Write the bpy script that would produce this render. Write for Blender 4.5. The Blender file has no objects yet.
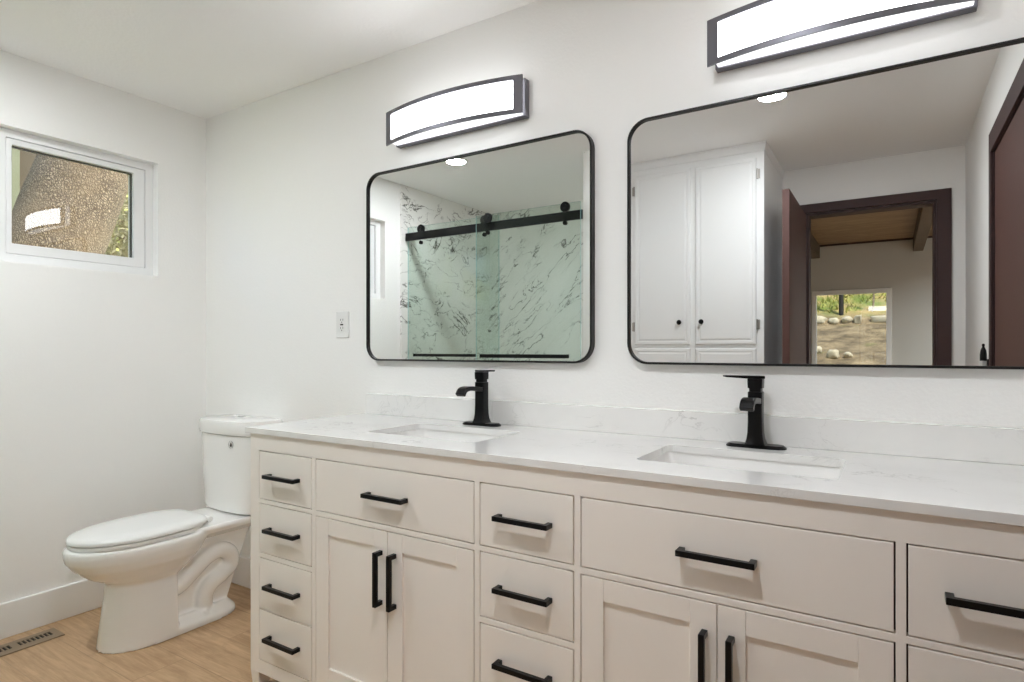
import bpy, bmesh, math, random
from mathutils import Vector, Matrix, noise
random.seed(7)
S = bpy.context.scene
COL = S.collection
PI = math.pi

# ------------------------------------------------------------------ camera, sky, sun, exposure
cam_d = bpy.data.cameras.new('camera')
cam = bpy.data.objects.new('camera', cam_d)
COL.objects.link(cam)
cam.location = (3.056, -1.82, 1.173)
cam.rotation_euler = (PI / 2, 0, math.radians(32.243))
cam_d.sensor_width = 36
cam_d.lens = 601.0 / 1024 * 36
cam_d.shift_y = 8.45 / 1024
cam_d.clip_start = 0.02
S.camera = cam

world = bpy.data.worlds.new('sky')
S.world = world
world.use_nodes = True
wn = world.node_tree.nodes
wl = world.node_tree.links
wn.clear()
w_out = wn.new('ShaderNodeOutputWorld')
w_bg = wn.new('ShaderNodeBackground')
w_sky = wn.new('ShaderNodeTexSky')
w_sky.sky_type = 'HOSEK_WILKIE'
w_sky.turbidity = 5
w_sky.ground_albedo = 0.35
w_sky.sun_direction = (0.45, 0.35, 0.82)
w_bg.inputs['Strength'].default_value = 2.4
wl.new(w_sky.outputs[0], w_bg.inputs[0])
wl.new(w_bg.outputs[0], w_out.inputs[0])

sun_d = bpy.data.lights.new('sun', 'SUN')
sun_d.energy = 1.9
sun_d.angle = math.radians(1.5)
sun_d.color = (1.0, 0.95, 0.86)
sun = bpy.data.objects.new('sun', sun_d)
sun.rotation_euler = Vector((-0.40, -0.30, -0.87)).to_track_quat('-Z', 'Y').to_euler()
COL.objects.link(sun)

bl_d = bpy.data.lights.new('bedroom_fill_light', 'AREA')  # unseen fill light, added only to brighten the room beyond the doorway
bl_d.shape = 'DISK'
bl_d.size = 0.6
bl_d.energy = 38
bl_d.color = (0.88, 0.97, 1.0)
bl = bpy.data.objects.new('bedroom_fill_light', bl_d)
bl.location = (4.65, -4.6, 2.42)
COL.objects.link(bl)

VS = S.view_settings
S.display_settings.display_device = 'sRGB'
VS.view_transform = 'Standard'
VS.look = 'None'
VS.gamma = 1
VS.exposure = 1.6
VS.use_curve_mapping = False
VANITY_LAMP = 3.6
DOWNLIGHT = 138.0
S.cycles.max_bounces = 14
S.cycles.diffuse_bounces = 8
S.cycles.glossy_bounces = 8
S.cycles.transmission_bounces = 10
S.cycles.transparent_max_bounces = 24
S.cycles.caustics_reflective = False
S.cycles.caustics_refractive = False
S.cycles.sample_clamp_indirect = 8


# ------------------------------------------------------------------ materials
def lin(r, g, b):
    f = lambda c: (c / 255) / 12.92 if c <= 10 else ((c / 255 + 0.055) / 1.055) ** 2.4
    return (f(r), f(g), f(b), 1)


def new_mat(name):
    m = bpy.data.materials.new(name)
    m.use_nodes = True
    nt = m.node_tree
    return m, nt, nt.nodes['Principled BSDF']


def coords(nt, scale=(1, 1, 1), rot=(0, 0, 0), loc=(0, 0, 0)):
    g = nt.nodes.new('ShaderNodeNewGeometry')
    mp = nt.nodes.new('ShaderNodeMapping')
    mp.inputs['Scale'].default_value = scale
    mp.inputs['Rotation'].default_value = rot
    mp.inputs['Location'].default_value = loc
    nt.links.new(g.outputs['Position'], mp.inputs['Vector'])
    return mp.outputs['Vector']


def tex_noise(nt, vec, scale, detail=4, rough=0.55, dist=0.0):
    n = nt.nodes.new('ShaderNodeTexNoise')
    n.inputs['Scale'].default_value = scale
    n.inputs['Detail'].default_value = detail
    n.inputs['Roughness'].default_value = rough
    n.inputs['Distortion'].default_value = dist
    nt.links.new(vec, n.inputs['Vector'])
    return n.outputs['Fac']


def math_node(nt, op, a, b=None, c=None):
    n = nt.nodes.new('ShaderNodeMath')
    n.operation = op
    for i, v in enumerate((a, b, c)):
        if v is None:
            continue
        if isinstance(v, (int, float)):
            n.inputs[i].default_value = v
        else:
            nt.links.new(v, n.inputs[i])
    return n.outputs[0]


def map_range(nt, v, a, b, c=0.0, d=1.0):
    n = nt.nodes.new('ShaderNodeMapRange')
    for i, x in enumerate((a, b, c, d)):
        n.inputs[i + 1].default_value = x
    nt.links.new(v, n.inputs[0])
    return n.outputs[0]


def mix_col(nt, fac, a, b):
    n = nt.nodes.new('ShaderNodeMix')
    n.data_type = 'RGBA'
    for sock, v in ((n.inputs[0], fac), (n.inputs[6], a), (n.inputs[7], b)):
        if hasattr(v, 'links'):
            nt.links.new(v, sock)
        else:
            sock.default_value = v
    return n.outputs[2]


def bump(nt, bsdf, height, strength=0.1, dist=0.01):
    b = nt.nodes.new('ShaderNodeBump')
    b.inputs['Strength'].default_value = strength
    b.inputs['Distance'].default_value = dist
    nt.links.new(height, b.inputs['Height'])
    nt.links.new(b.outputs[0], bsdf.inputs['Normal'])


def flat(name, col, rough=0.5, metal=0.0, coat=0.0, bump_scale=0, bump_str=0.0, spec=0.5, var=0.0):
    m, nt, p = new_mat(name)
    p.inputs['Base Color'].default_value = col
    p.inputs['Roughness'].default_value = rough
    p.inputs['Metallic'].default_value = metal
    p.inputs['Coat Weight'].default_value = coat
    p.inputs['Specular IOR Level'].default_value = spec
    if bump_scale:
        v = coords(nt)
        h = tex_noise(nt, v, bump_scale, 3)
        bump(nt, p, h, bump_str, 0.004)
    if var:
        v = coords(nt)
        f = tex_noise(nt, v, 6, 5)
        dark = tuple(c * (1 - var) for c in col[:3]) + (1,)
        nt.links.new(mix_col(nt, f, dark, col), p.inputs['Base Color'])
    return m


def veins(nt, vec, scale, width, mask_scale, lo, hi, detail=5, dist=0.6):
    n = tex_noise(nt, vec, scale, detail, 0.55, dist)
    d = math_node(nt, 'ABSOLUTE', math_node(nt, 'SUBTRACT', n, 0.5))
    line = map_range(nt, d, 0.0, width, 1.0, 0.0)
    mask = map_range(nt, tex_noise(nt, vec, mask_scale, 3), lo, hi, 0.0, 1.0)
    return math_node(nt, 'MULTIPLY', line, mask)


M = {}
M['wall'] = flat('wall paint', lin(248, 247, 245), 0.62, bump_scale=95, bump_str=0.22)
M['ceiling'] = flat('ceiling paint', lin(249, 248, 247), 0.8, bump_scale=70, bump_str=0.3)
M['trim'] = flat('trim paint', lin(244, 243, 241), 0.35)
M['vanity'] = flat('greige cabinet paint', lin(247, 241, 234), 0.42)
M['inside'] = flat('cabinet interior', lin(120, 110, 100), 0.7)
M['linen'] = flat('white cabinet paint', lin(241, 241, 241), 0.38)
M['black'] = flat('matte black metal', lin(20, 20, 21), 0.32, 0.6)
M['frame_black'] = flat('black mirror frame', lin(24, 23, 23), 0.4, 0.3)
M['bronze'] = flat('dark bronze metal', lin(120, 119, 126), 0.36, 0.75)
M['nickel'] = flat('worn nickel', (0.42, 0.39, 0.36, 1), 0.35, 0.9)
M['chrome'] = flat('chrome', (0.7, 0.7, 0.7, 1), 0.12, 1.0)
M['ceramic'] = flat('white glazed ceramic', lin(246, 245, 243), 0.08, coat=0.5)
M['plastic'] = flat('white plastic', lin(240, 240, 238), 0.25)
M['vinyl'] = flat('white vinyl', lin(240, 240, 240), 0.3)
M['brown'] = flat('dark brown door paint', lin(84, 54, 48), 0.65, bump_scale=60, bump_str=0.1)
M['brown_dark'] = flat('dark brown casing paint', lin(66, 44, 43), 0.65)
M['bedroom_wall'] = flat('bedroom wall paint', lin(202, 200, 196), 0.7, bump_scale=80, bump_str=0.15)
M['dark'] = flat('dark slot', lin(18, 17, 16), 0.7)
M['vent'] = flat('brushed vent metal', lin(150, 132, 110), 0.45, 0.3)
M['grey_glyph'] = flat('grey print', lin(34, 36, 38), 0.5)
M['gasket'] = flat('dark gasket', lin(40, 40, 34), 0.5)
M['beam'] = flat('weathered beam wood', lin(104, 88, 72), 0.7, var=0.35)
M['pale_green'] = flat('pale green trim paint', lin(150, 150, 118), 0.6)
M['siding'] = flat('brown siding', lin(112, 96, 72), 0.8, var=0.25)
M['stone'] = flat('pale stone', lin(214, 200, 172), 0.9, bump_scale=12, bump_str=0.5, var=0.3)
M['iron'] = flat('dark iron post', lin(40, 36, 30), 0.7)
M['label'] = flat('pale label', lin(210, 210, 208), 0.5)

# quartz
m, nt, p = new_mat('white quartz')
v = coords(nt, (1, 1.3, 1), (0.3, 0.2, 0.6))
a1 = veins(nt, v, 4.5, 0.008, 3.0, 0.54, 0.66, 8, 0.9)
a2 = veins(nt, v, 9.0, 0.02, 4.0, 0.54, 0.68, 6, 1.2)
f = math_node(nt, 'MINIMUM', math_node(nt, 'ADD', math_node(nt, 'MULTIPLY', a1, 0.42), math_node(nt, 'MULTIPLY', a2, 0.2)), 1.0)
cloud = map_range(nt, tex_noise(nt, v, 4, 4), 0.35, 0.75)
base = mix_col(nt, cloud, lin(241, 240, 238), lin(234, 233, 231))
nt.links.new(mix_col(nt, f, base, lin(138, 136, 132)), p.inputs['Base Color'])
p.inputs['Roughness'].default_value = 0.1
M['quartz'] = m

# shower marble
m, nt, p = new_mat('veined white marble')
vr = coords(nt, (1, 1, 1), (0.0, math.radians(42), 0.0))
mp2 = nt.nodes.new('ShaderNodeMapping')
mp2.inputs['Scale'].default_value = (0.55, 0.8, 1.7)
nt.links.new(vr, mp2.inputs['Vector'])
v = mp2.outputs['Vector']
b1 = veins(nt, v, 3.0, 0.011, 4.2, 0.48, 0.58, 10, 0.7)
b2 = veins(nt, v, 6.0, 0.016, 3.0, 0.54, 0.62, 9, 1.2)
b3 = veins(nt, v, 2.2, 0.006, 5.0, 0.40, 0.54, 7, 0.3)
f = math_node(nt, 'MINIMUM', math_node(nt, 'ADD', math_node(nt, 'ADD', b1, b2), math_node(nt, 'MULTIPLY', b3, 0.7)), 1.0)
cloud = map_range(nt, tex_noise(nt, v, 3, 4), 0.35, 0.75)
base = mix_col(nt, cloud, lin(242, 240, 236), lin(230, 228, 223))
nt.links.new(mix_col(nt, f, base, lin(72, 68, 62)), p.inputs['Base Color'])
p.inputs['Roughness'].default_value = 0.16
M['marble'] = m


# planks
def planks(name, c1, c2, c3, width, length, rough, grain=1.0):
    m, nt, p = new_mat(name)
    v = coords(nt)
    br = nt.nodes.new('ShaderNodeTexBrick')
    br.offset = 0.37
    br.inputs['Color1'].default_value = (0, 0, 0, 1)
    br.inputs['Color2'].default_value = (1, 1, 1, 1)
    br.inputs['Mortar'].default_value = (0.5, 0.5, 0.5, 1)
    br.inputs['Scale'].default_value = 1
    br.inputs['Mortar Size'].default_value = 0.0016
    br.inputs['Brick Width'].default_value = length
    br.inputs['Row Height'].default_value = width
    nt.links.new(v, br.inputs['Vector'])
    vg = coords(nt, (1.6, 22, 1))
    add = nt.nodes.new('ShaderNodeVectorMath')
    add.operation = 'MULTIPLY_ADD'
    nt.links.new(br.outputs['Color'], add.inputs[0])
    add.inputs[1].default_value = (7.3, 11.1, 5.7)
    nt.links.new(vg, add.inputs[2])
    g1 = tex_noise(nt, add.outputs[0], 1.6, 8, 0.62, 0.8)
    g2 = tex_noise(nt, add.outputs[0], 7.0, 4, 0.6, 0.2)
    g = math_node(nt, 'ADD', math_node(nt, 'MULTIPLY', g1, 0.7), math_node(nt, 'MULTIPLY', g2, 0.3))
    col = mix_col(nt, map_range(nt, g, 0.35, 0.66), c1, c2)
    bl_ = tex_noise(nt, coords(nt, (1.0, 3.2, 1)), 5.5, 6, 0.65, 1.2)
    col = mix_col(nt, map_range(nt, bl_, 0.5, 0.72, 0, 0.5), col, tuple(x * 0.72 for x in c1[:3]) + (1,))
    bw = nt.nodes.new('ShaderNodeRGBToBW')
    nt.links.new(br.outputs['Color'], bw.inputs[0])
    col = mix_col(nt, math_node(nt, 'MULTIPLY', bw.outputs[0], 0.3), col, c3)
    col = mix_col(nt, math_node(nt, 'MULTIPLY', br.outputs['Fac'], 0.3), col, tuple(x * 0.25 for x in c1[:3]) + (1,))
    nt.links.new(col, p.inputs['Base Color'])
    p.inputs['Roughness'].default_value = rough
    bump(nt, p, g, 0.12 * grain, 0.003)
    return m


M['floor'] = planks('oak plank floor', lin(166, 132, 98), lin(212, 180, 143), lin(194, 160, 124), 0.185, 1.25, 0.42)
M['plank_ceiling'] = planks('tongue and groove wood', lin(104, 82, 60), lin(186, 156, 118), lin(140, 112, 84), 0.12, 2.4, 0.5)

# bark
m, nt, p = new_mat('tree bark')
v = coords(nt, (1, 1, 0.75), (math.radians(-14), 0, 0))
vo = nt.nodes.new('ShaderNodeTexVoronoi')
vo.feature = 'DISTANCE_TO_EDGE'
vo.inputs['Scale'].default_value = 78
dv = nt.nodes.new('ShaderNodeVectorMath')
dv.operation = 'MULTIPLY_ADD'
nn = nt.nodes.new('ShaderNodeTexNoise')
nn.inputs['Scale'].default_value = 14
nn.inputs['Detail'].default_value = 5
nt.links.new(v, nn.inputs['Vector'])
nt.links.new(nn.outputs['Color'], dv.inputs[0])
dv.inputs[1].default_value = (0.07, 0.07, 0.07)
nt.links.new(v, dv.inputs[2])
nt.links.new(dv.outputs[0], vo.inputs['Vector'])
e = map_range(nt, vo.outputs['Distance'], 0.0, 0.3)
n2 = tex_noise(nt, v, 60, 5)
n3 = tex_noise(nt, v, 5, 4)
col = mix_col(nt, e, lin(104, 84, 64), lin(214, 190, 160))
col = mix_col(nt, map_range(nt, n3, 0.4, 0.7), col, lin(182, 156, 126))
col = mix_col(nt, map_range(nt, n2, 0.45, 0.75, 0, 0.55), col, lin(128, 104, 80))
nt.links.new(col, p.inputs['Base Color'])
p.inputs['Roughness'].default_value = 0.9
bump(nt, p, math_node(nt, 'ADD', e, math_node(nt, 'MULTIPLY', n2, 0.5)), 0.45, 0.02)
M['bark'] = m

# leaves and grass
for nm, ca, cb, sc in (('leaf', lin(150, 142, 100), lin(214, 200, 158), 7), ('grass', lin(132, 146, 58), lin(206, 196, 116), 2.2), ('weed', lin(128, 142, 58), lin(188, 182, 98), 3)):
    m, nt, p = new_mat(nm + ' green')
    v = coords(nt)
    nt.links.new(mix_col(nt, map_range(nt, tex_noise(nt, v, sc, 4), 0.35, 0.65), ca, cb), p.inputs['Base Color'])
    p.inputs['Roughness'].default_value = 0.7
    M[nm] = m

# hillside earth: bare gravelly soil with grassy growth above the stones
m, nt, p = new_mat('hillside soil')
v = coords(nt)
soil = mix_col(nt, map_range(nt, tex_noise(nt, v, 3.5, 8, 0.65), 0.35, 0.68), lin(94, 78, 56), lin(168, 146, 112))
soil = mix_col(nt, map_range(nt, tex_noise(nt, v, 1.7, 6), 0.55, 0.68), soil, lin(116, 116, 62))
grs = mix_col(nt, map_range(nt, tex_noise(nt, v, 2.4, 6), 0.38, 0.62), lin(116, 130, 54), lin(184, 158, 104))
sep = nt.nodes.new('ShaderNodeSeparateXYZ')
nt.links.new(v, sep.inputs[0])
nt.links.new(mix_col(nt, map_range(nt, sep.outputs[1], -12.4, -12.0), grs, soil), p.inputs['Base Color'])
p.inputs['Roughness'].default_value = 0.95
bump(nt, p, tex_noise(nt, v, 14, 6), 0.6, 0.05)
M['hill'] = m


def emitter(name, col, s):
    m = bpy.data.materials.new(name)
    m.use_nodes = True
    nt = m.node_tree
    nt.nodes.clear()
    o = nt.nodes.new('ShaderNodeOutputMaterial')
    e = nt.nodes.new('ShaderNodeEmission')
    e.inputs[0].default_value = col
    e.inputs[1].default_value = s
    nt.links.new(e.outputs[0], o.inputs[0])
    return m


M['lamp'] = emitter('lit acrylic', (0.97, 0.985, 1.0, 1), VANITY_LAMP)
M['lamp_rim'] = emitter('lit acrylic rim', (0.97, 0.985, 1.0, 1), VANITY_LAMP * 0.24)
M['down'] = emitter('lit downlight lens', (0.925, 0.965, 1.0, 1), DOWNLIGHT)


def glassy(name, tint, ior=1.5, rough=0.0, gain=1.0):
    m = bpy.data.materials.new(name)
    m.use_nodes = True
    nt = m.node_tree
    nt.nodes.clear()
    o = nt.nodes.new('ShaderNodeOutputMaterial')
    t = nt.nodes.new('ShaderNodeBsdfTransparent')
    t.inputs[0].default_value = tint
    g = nt.nodes.new('ShaderNodeBsdfGlossy')
    g.inputs['Roughness'].default_value = rough
    fr = nt.nodes.new('ShaderNodeFresnel')
    fr.inputs[0].default_value = ior
    geo = nt.nodes.new('ShaderNodeNewGeometry')
    front = math_node(nt, 'SUBTRACT', 1.0, geo.outputs['Backfacing'])
    fac = math_node(nt, 'MULTIPLY', math_node(nt, 'MULTIPLY', fr.outputs[0], front), gain)
    mx = nt.nodes.new('ShaderNodeMixShader')
    nt.links.new(fac, mx.inputs[0])
    nt.links.new(t.outputs[0], mx.inputs[1])
    nt.links.new(g.outputs[0], mx.inputs[2])
    nt.links.new(mx.outputs[0], o.inputs[0])
    return m


M['pane'] = glassy('window glass', (0.97, 0.98, 0.97, 1), 1.9)
M['shower_glass'] = glassy('green tinted shower glass', (0.905, 0.955, 0.93, 1), 1.5)
m, nt, p = new_mat('polished glass edge')
p.inputs['Base Color'].default_value = lin(168, 206, 208)
p.inputs['Roughness'].default_value = 0.15
p.inputs['Transmission Weight'].default_value = 0.0
M['glass_edge'] = m
m, nt, p = new_mat('silvered mirror')
p.inputs['Base Color'].default_value = (0.80, 0.815, 0.805, 1)
p.inputs['Metallic'].default_value = 1.0
p.inputs['Roughness'].default_value = 0.0
M['mirror'] = m


# ------------------------------------------------------------------ mesh helpers
def BM():
    return bmesh.new()


def box(bm, x0, x1, y0, y1, z0, z1, mi=0):
    vs = [bm.verts.new((x, y, z)) for x in (x0, x1) for y in (y0, y1) for z in (z0, z1)]
    for q in ((0, 1, 3, 2), (4, 6, 7, 5), (0, 4, 5, 1), (2, 3, 7, 6), (0, 2, 6, 4), (1, 5, 7, 3)):
        f = bm.faces.new([vs[i] for i in q])
        f.material_index = mi
    return vs


def bx(*a):
    bm = BM()
    box(bm, *a)
    return bm


def slab(axis, a0, a1, b0, b1, c0, c1, holes=(), bm=None):
    """a plate in the plane across `axis` with rectangular openings (a0,a1,b0,b1)"""
    bm = bm or BM()
    A = sorted({a0, a1, *[h[0] for h in holes], *[h[1] for h in holes]})
    B = sorted({b0, b1, *[h[2] for h in holes], *[h[3] for h in holes]})
    A = [x for x in A if a0 <= x <= a1]
    B = [x for x in B if b0 <= x <= b1]
    P = {'x': lambda a, b, c: (c, a, b), 'y': lambda a, b, c: (a, c, b), 'z': lambda a, b, c: (a, b, c)}[axis]
    vc = {}

    def V(i, j, c):
        if (i, j, c) not in vc:
            vc[(i, j, c)] = bm.verts.new(P(A[i], B[j], c))
        return vc[(i, j, c)]

    def solid(i, j):
        if not (0 <= i < len(A) - 1 and 0 <= j < len(B) - 1):
            return False
        a, b = (A[i] + A[i + 1]) / 2, (B[j] + B[j + 1]) / 2
        return not any(h[0] < a < h[1] and h[2] < b < h[3] for h in holes)

    for i in range(len(A) - 1):
        for j in range(len(B) - 1):
            if not solid(i, j):
                continue
            for c in (c0, c1):
                bm.faces.new([V(i, j, c), V(i + 1, j, c), V(i + 1, j + 1, c), V(i, j + 1, c)])
            for di, dj, e in ((-1, 0, ((i, j), (i, j + 1))), (1, 0, ((i + 1, j), (i + 1, j + 1))), (0, -1, ((i, j), (i + 1, j))), (0, 1, ((i, j + 1), (i + 1, j + 1)))):
                if not solid(i + di, j + dj):
                    p, q = e
                    bm.faces.new([V(*p, c0), V(*q, c0), V(*q, c1), V(*p, c1)])
    bmesh.ops.recalc_face_normals(bm, faces=bm.faces)
    return bm


def loft(bm, rings, cap=True, closed=True, mi=0):
    rv = [[bm.verts.new(p) for p in r] for r in rings]
    n = len(rv[0])
    for a, b in zip(rv, rv[1:]):
        for i in range(n if closed else n - 1):
            j = (i + 1) % n
            bm.faces.new((a[i], a[j], b[j], b[i])).material_index = mi
    if cap:
        bm.faces.new(rv[0][::-1]).material_index = mi
        bm.faces.new(rv[-1]).material_index = mi
    bmesh.ops.recalc_face_normals(bm, faces=bm.faces)
    return rv


def rrect(cx, cy, hx, hy, r, z, n=6):
    pts = []
    for sx, sy, a0 in ((1, 1, 0), (-1, 1, PI / 2), (-1, -1, PI), (1, -1, 3 * PI / 2)):
        for k in range(n + 1):
            a = a0 + PI / 2 * k / n
            pts.append((cx + sx * (hx - r) + r * math.cos(a), cy + sy * (hy - r) + r * math.sin(a), z))
    return pts


def catmull(P, n=8):
    P = [Vector(p) for p in P]
    P = [P[0] * 2 - P[1]] + P + [P[-1] * 2 - P[-2]]
    out = []
    for i in range(1, len(P) - 2):
        for k in range(n):
            t = k / n
            a, b, c, d = P[i - 1:i + 3]
            out.append(0.5 * ((2 * b) + (c - a) * t + (2 * a - 5 * b + 4 * c - d) * t * t + (3 * b - a - 3 * c + d) * t ** 3))
    out.append(P[-2])
    return out


def tube(bm, path, r, seg=16):
    rings = []
    up = Vector((1, 0, 0))
    for i, p in enumerate(path):
        t = (path[min(i + 1, len(path) - 1)] - path[max(i - 1, 0)]).normalized()
        u = (up - t * up.dot(t))
        if u.length < 1e-4:
            u = Vector((0, 1, 0)) - t * t.y
        u.normalize()
        w = t.cross(u)
        rr = r[i] if isinstance(r, (list, tuple)) else r
        rings.append([p + (u * math.cos(2 * PI * k / seg) + w * math.sin(2 * PI * k / seg)) * rr for k in range(seg)])
    loft(bm, rings)


def cyl(bm, c, r, d, axis='z', seg=24, r2=None):
    r2 = r if r2 is None else r2
    rings = []
    for q, rr in ((0, r), (d, r2)):
        ring = []
        for k in range(seg):
            a, b = math.cos(2 * PI * k / seg) * rr, math.sin(2 * PI * k / seg) * rr
            o = {'z': (a, b, q), 'y': (a, q, b), 'x': (q, a, b)}[axis]
            ring.append((c[0] + o[0], c[1] + o[1], c[2] + o[2]))
        rings.append(ring)
    loft(bm, rings)


def wloc(o):
    v = Vector((0, 0, 0))
    while o is not None:
        v += o.location
        o = o.parent
    return v


def mk(name, bm, mat, parent=None, smooth=False, bevel=0.0, segs=2, local=False, angle=35):
    """link a bmesh as ONE mesh object; world coordinates unless local"""
    if parent is not None and not local:
        bmesh.ops.translate(bm, verts=bm.verts, vec=-wloc(parent))
    me = bpy.data.meshes.new(name)
    bm.to_mesh(me)
    bm.free()
    for mm in (mat if isinstance(mat, (list, tuple)) else [mat]):
        me.materials.append(mm)
    o = bpy.data.objects.new(name, me)
    COL.objects.link(o)
    if parent is not None:
        o.parent = parent
    if smooth:
        for p in me.polygons:
            p.use_smooth = True
        me.set_sharp_from_angle(angle=math.radians(angle))
    if bevel:
        b = o.modifiers.new('bevel', 'BEVEL')
        b.width = bevel
        b.segments = segs
        b.limit_method = 'ANGLE'
        b.angle_limit = math.radians(40)
    return o


def thing(name, label, cat, loc=(0, 0, 0), group=None):
    o = bpy.data.objects.new(name, None)
    o.empty_display_size = 0.05
    o.location = loc
    COL.objects.link(o)
    o['label'] = label
    o['category'] = cat
    if group:
        o['group'] = group
    return o


def tag(o, label, cat, group=None, kind=None):
    o['label'] = label
    o['category'] = cat
    if group:
        o['group'] = group
    if kind:
        o['kind'] = kind
    return o


def struct(name, bm, mat, parent=None, **k):
    o = mk(name, bm, mat, parent, **k)
    if parent is None:
        o['kind'] = 'structure'
    return o


def struct_root(name, loc):
    o = bpy.data.objects.new(name, None)
    o.location = loc
    COL.objects.link(o)
    o['kind'] = 'structure'
    return o


def copy_tree(o, parent=None):
    c = o.copy()
    COL.objects.link(c)
    if parent is not None:
        c.parent = parent
    for ch in list(o.children):
        copy_tree(ch, c)
    return c


# ------------------------------------------------------------------ room shell
H = 2.388            # ceiling height
XR = 3.43            # right wall
YR = -2.68           # rear wall
WIN = (-1.36, -0.245, 1.533, 2.09)
struct('floor', bx(-0.14, 6.0, -6.75, 0.12, -0.12, 0), M['floor'])
struct('ceiling', bx(-0.14, XR + 0.12, YR - 0.06, 0.12, H, H + 0.3), M['ceiling'])
struct('wall_back', bx(0, XR + 0.12, 0, 0.12, 0, H), M['wall'])
struct('wall_left', slab('x', YR - 0.12, 0.12, 0, H, -0.14, 0, [WIN]), M['wall'])
struct('wall_right', slab('x', YR, 0, 0, H, XR, XR + 0.12, [(-1.53, -0.72, -0.001, 2.04)]), M['wall'])
DOOR_X0, DOOR_X1, DOOR_Z = 2.575, 3.29, 2.082
struct('wall_rear', slab('y', 0, XR + 0.12, 0, H, YR - 0.12, YR, [(DOOR_X0, DOOR_X1, -0.001, DOOR_Z)]), M['wall'])
# shower end wall between the shower and the linen cabinet
struct('wall_partition', bx(1.455, 1.605, YR, -1.575, 0, H), M['wall'])
# marble cladding of the shower
struct('wall_shower_back', bx(0.012, 1.443, YR, YR + 0.012, 0, H), M['marble'])
struct('wall_shower_left', bx(0, 0.012, YR, -1.517, 0, H), M['marble'])
struct('wall_shower_right', bx(1.443, 1.455, YR, -1.66, 0, H), M['marble'])
struct('floor_shower', bx(0.012, 1.443, YR + 0.012, -1.66, 0, 0.03), M['marble'])
struct('trim_1', bx(0.012, 1.455, -1.65, -1.52, 0, 0.1), M['marble'], bevel=0.004)

def baseboard(name, b):
    struct(name, b, M['trim'], bevel=0.004)

baseboard('baseboard_left', bx(0, 0.016, -1.515, 0, 0, 0.143))
baseboard('baseboard_back', bx(0.016, 1.184, -0.016, 0, 0, 0.143))
baseboard('baseboard_rear', bx(3.366, XR, YR, YR + 0.016, 0, 0.143))
baseboard('baseboard_right', bx(XR - 0.016, XR, YR + 0.016, -1.63, 0, 0.143))

# window over the toilet
w = struct_root('window_1', (-0.02, -0.8, WIN[2]))
y0, y1, z0, z1 = WIN
struct('window_frame', slab('x', y0, y1, z0, z1, -0.125, -0.045, [(-1.315, -0.855, 1.572, 2.055), (-0.833, -0.282, 1.572, 2.055)]), M['vinyl'], w, bevel=0.002)
struct('sash', slab('x', -0.8315, -0.2835, 1.5735, 2.0535, -0.105, -0.05, [(-0.811, -0.334, 1.617, 2.028)]), M['vinyl'], w, bevel=0.003)
struct('sash', slab('x', -1.3135, -0.8565, 1.5735, 2.0535, -0.115, -0.056, [(-1.27, -0.885, 1.617, 2.028)]), M['vinyl'], w, bevel=0.003)
struct('gasket', slab('x', -0.812, -0.333, 1.616, 2.029, -0.078, -0.067, [(-0.809, -0.34, 1.619, 2.022)]), M['gasket'], w)
struct('pane', bx(-0.066, -0.062, -0.8108, -0.3342, 1.6172, 2.0278), M['pane'], w)
struct('pane', bx(-0.080, -0.076, -1.2698, -0.8852, 1.6172, 2.0278), M['pane'], w)

# brown door in the right wall
d = struct_root('door_1', (XR, -1.12, 0))
cas = slab('x', -1.565, -0.64, 0.0, 2.115, XR - 0.012, XR, [(-1.517, -0.733, -0.001, 2.027)])
struct('door_casing', cas, M['brown_dark'], d, bevel=0.002)
struct('door_jamb', slab('x', -1.53, -0.72, 0, 2.04, XR + 0.0005, XR + 0.119, [(-1.516, -0.734, -0.001, 2.026)]), M['brown_dark'], d)
struct('door_slab', bx(XR + 0.004, XR + 0.044, -1.513, -0.737, 0.008, 2.023), M['brown'], d, bevel=0.002)
b = BM()
cyl(b, (XR + 0.006, -0.79, 0.96), 0.03, -0.012, 'x')
cyl(b, (XR - 0.006, -0.79, 0.96), 0.011, -0.035, 'x')
cyl(b, (XR - 0.041, -0.79, 0.96), 0.028, -0.03, 'x', r2=0.022)
struct('door_handle', b, M['black'], d, smooth=True)

# open doorway and its door, seen in the mirror
d = struct_root('door_2', (DOOR_X0, YR, 0))
struct('door_casing', slab('y', DOOR_X0 - 0.07, 3.363, 0, 2.142, YR, YR + 0.018, [(DOOR_X0, DOOR_X1, -0.001, DOOR_Z)]), M['brown_dark'], d, bevel=0.003)
struct('door_jamb', slab('y', DOOR_X0, DOOR_X1, 0, DOOR_Z, YR - 0.12, YR, [(DOOR_X0 + 0.016, DOOR_X1 - 0.016, -0.001, DOOR_Z - 0.016)]), M['brown_dark'], d)
struct('door_slab', bx(2.538, 2.576, -2.655, -1.88, 0.008, 2.072), M['brown'], d, bevel=0.002)
b = BM()
cyl(b, (2.576, -1.945, 0.96), 0.03, 0.01, 'x')
cyl(b, (2.586, -1.945, 0.96), 0.011, 0.035, 'x')
cyl(b, (2.621, -1.945, 0.96), 0.022, 0.03, 'x', r2=0.028)
struct('door_handle', b, M['black'], d, smooth=True)

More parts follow.
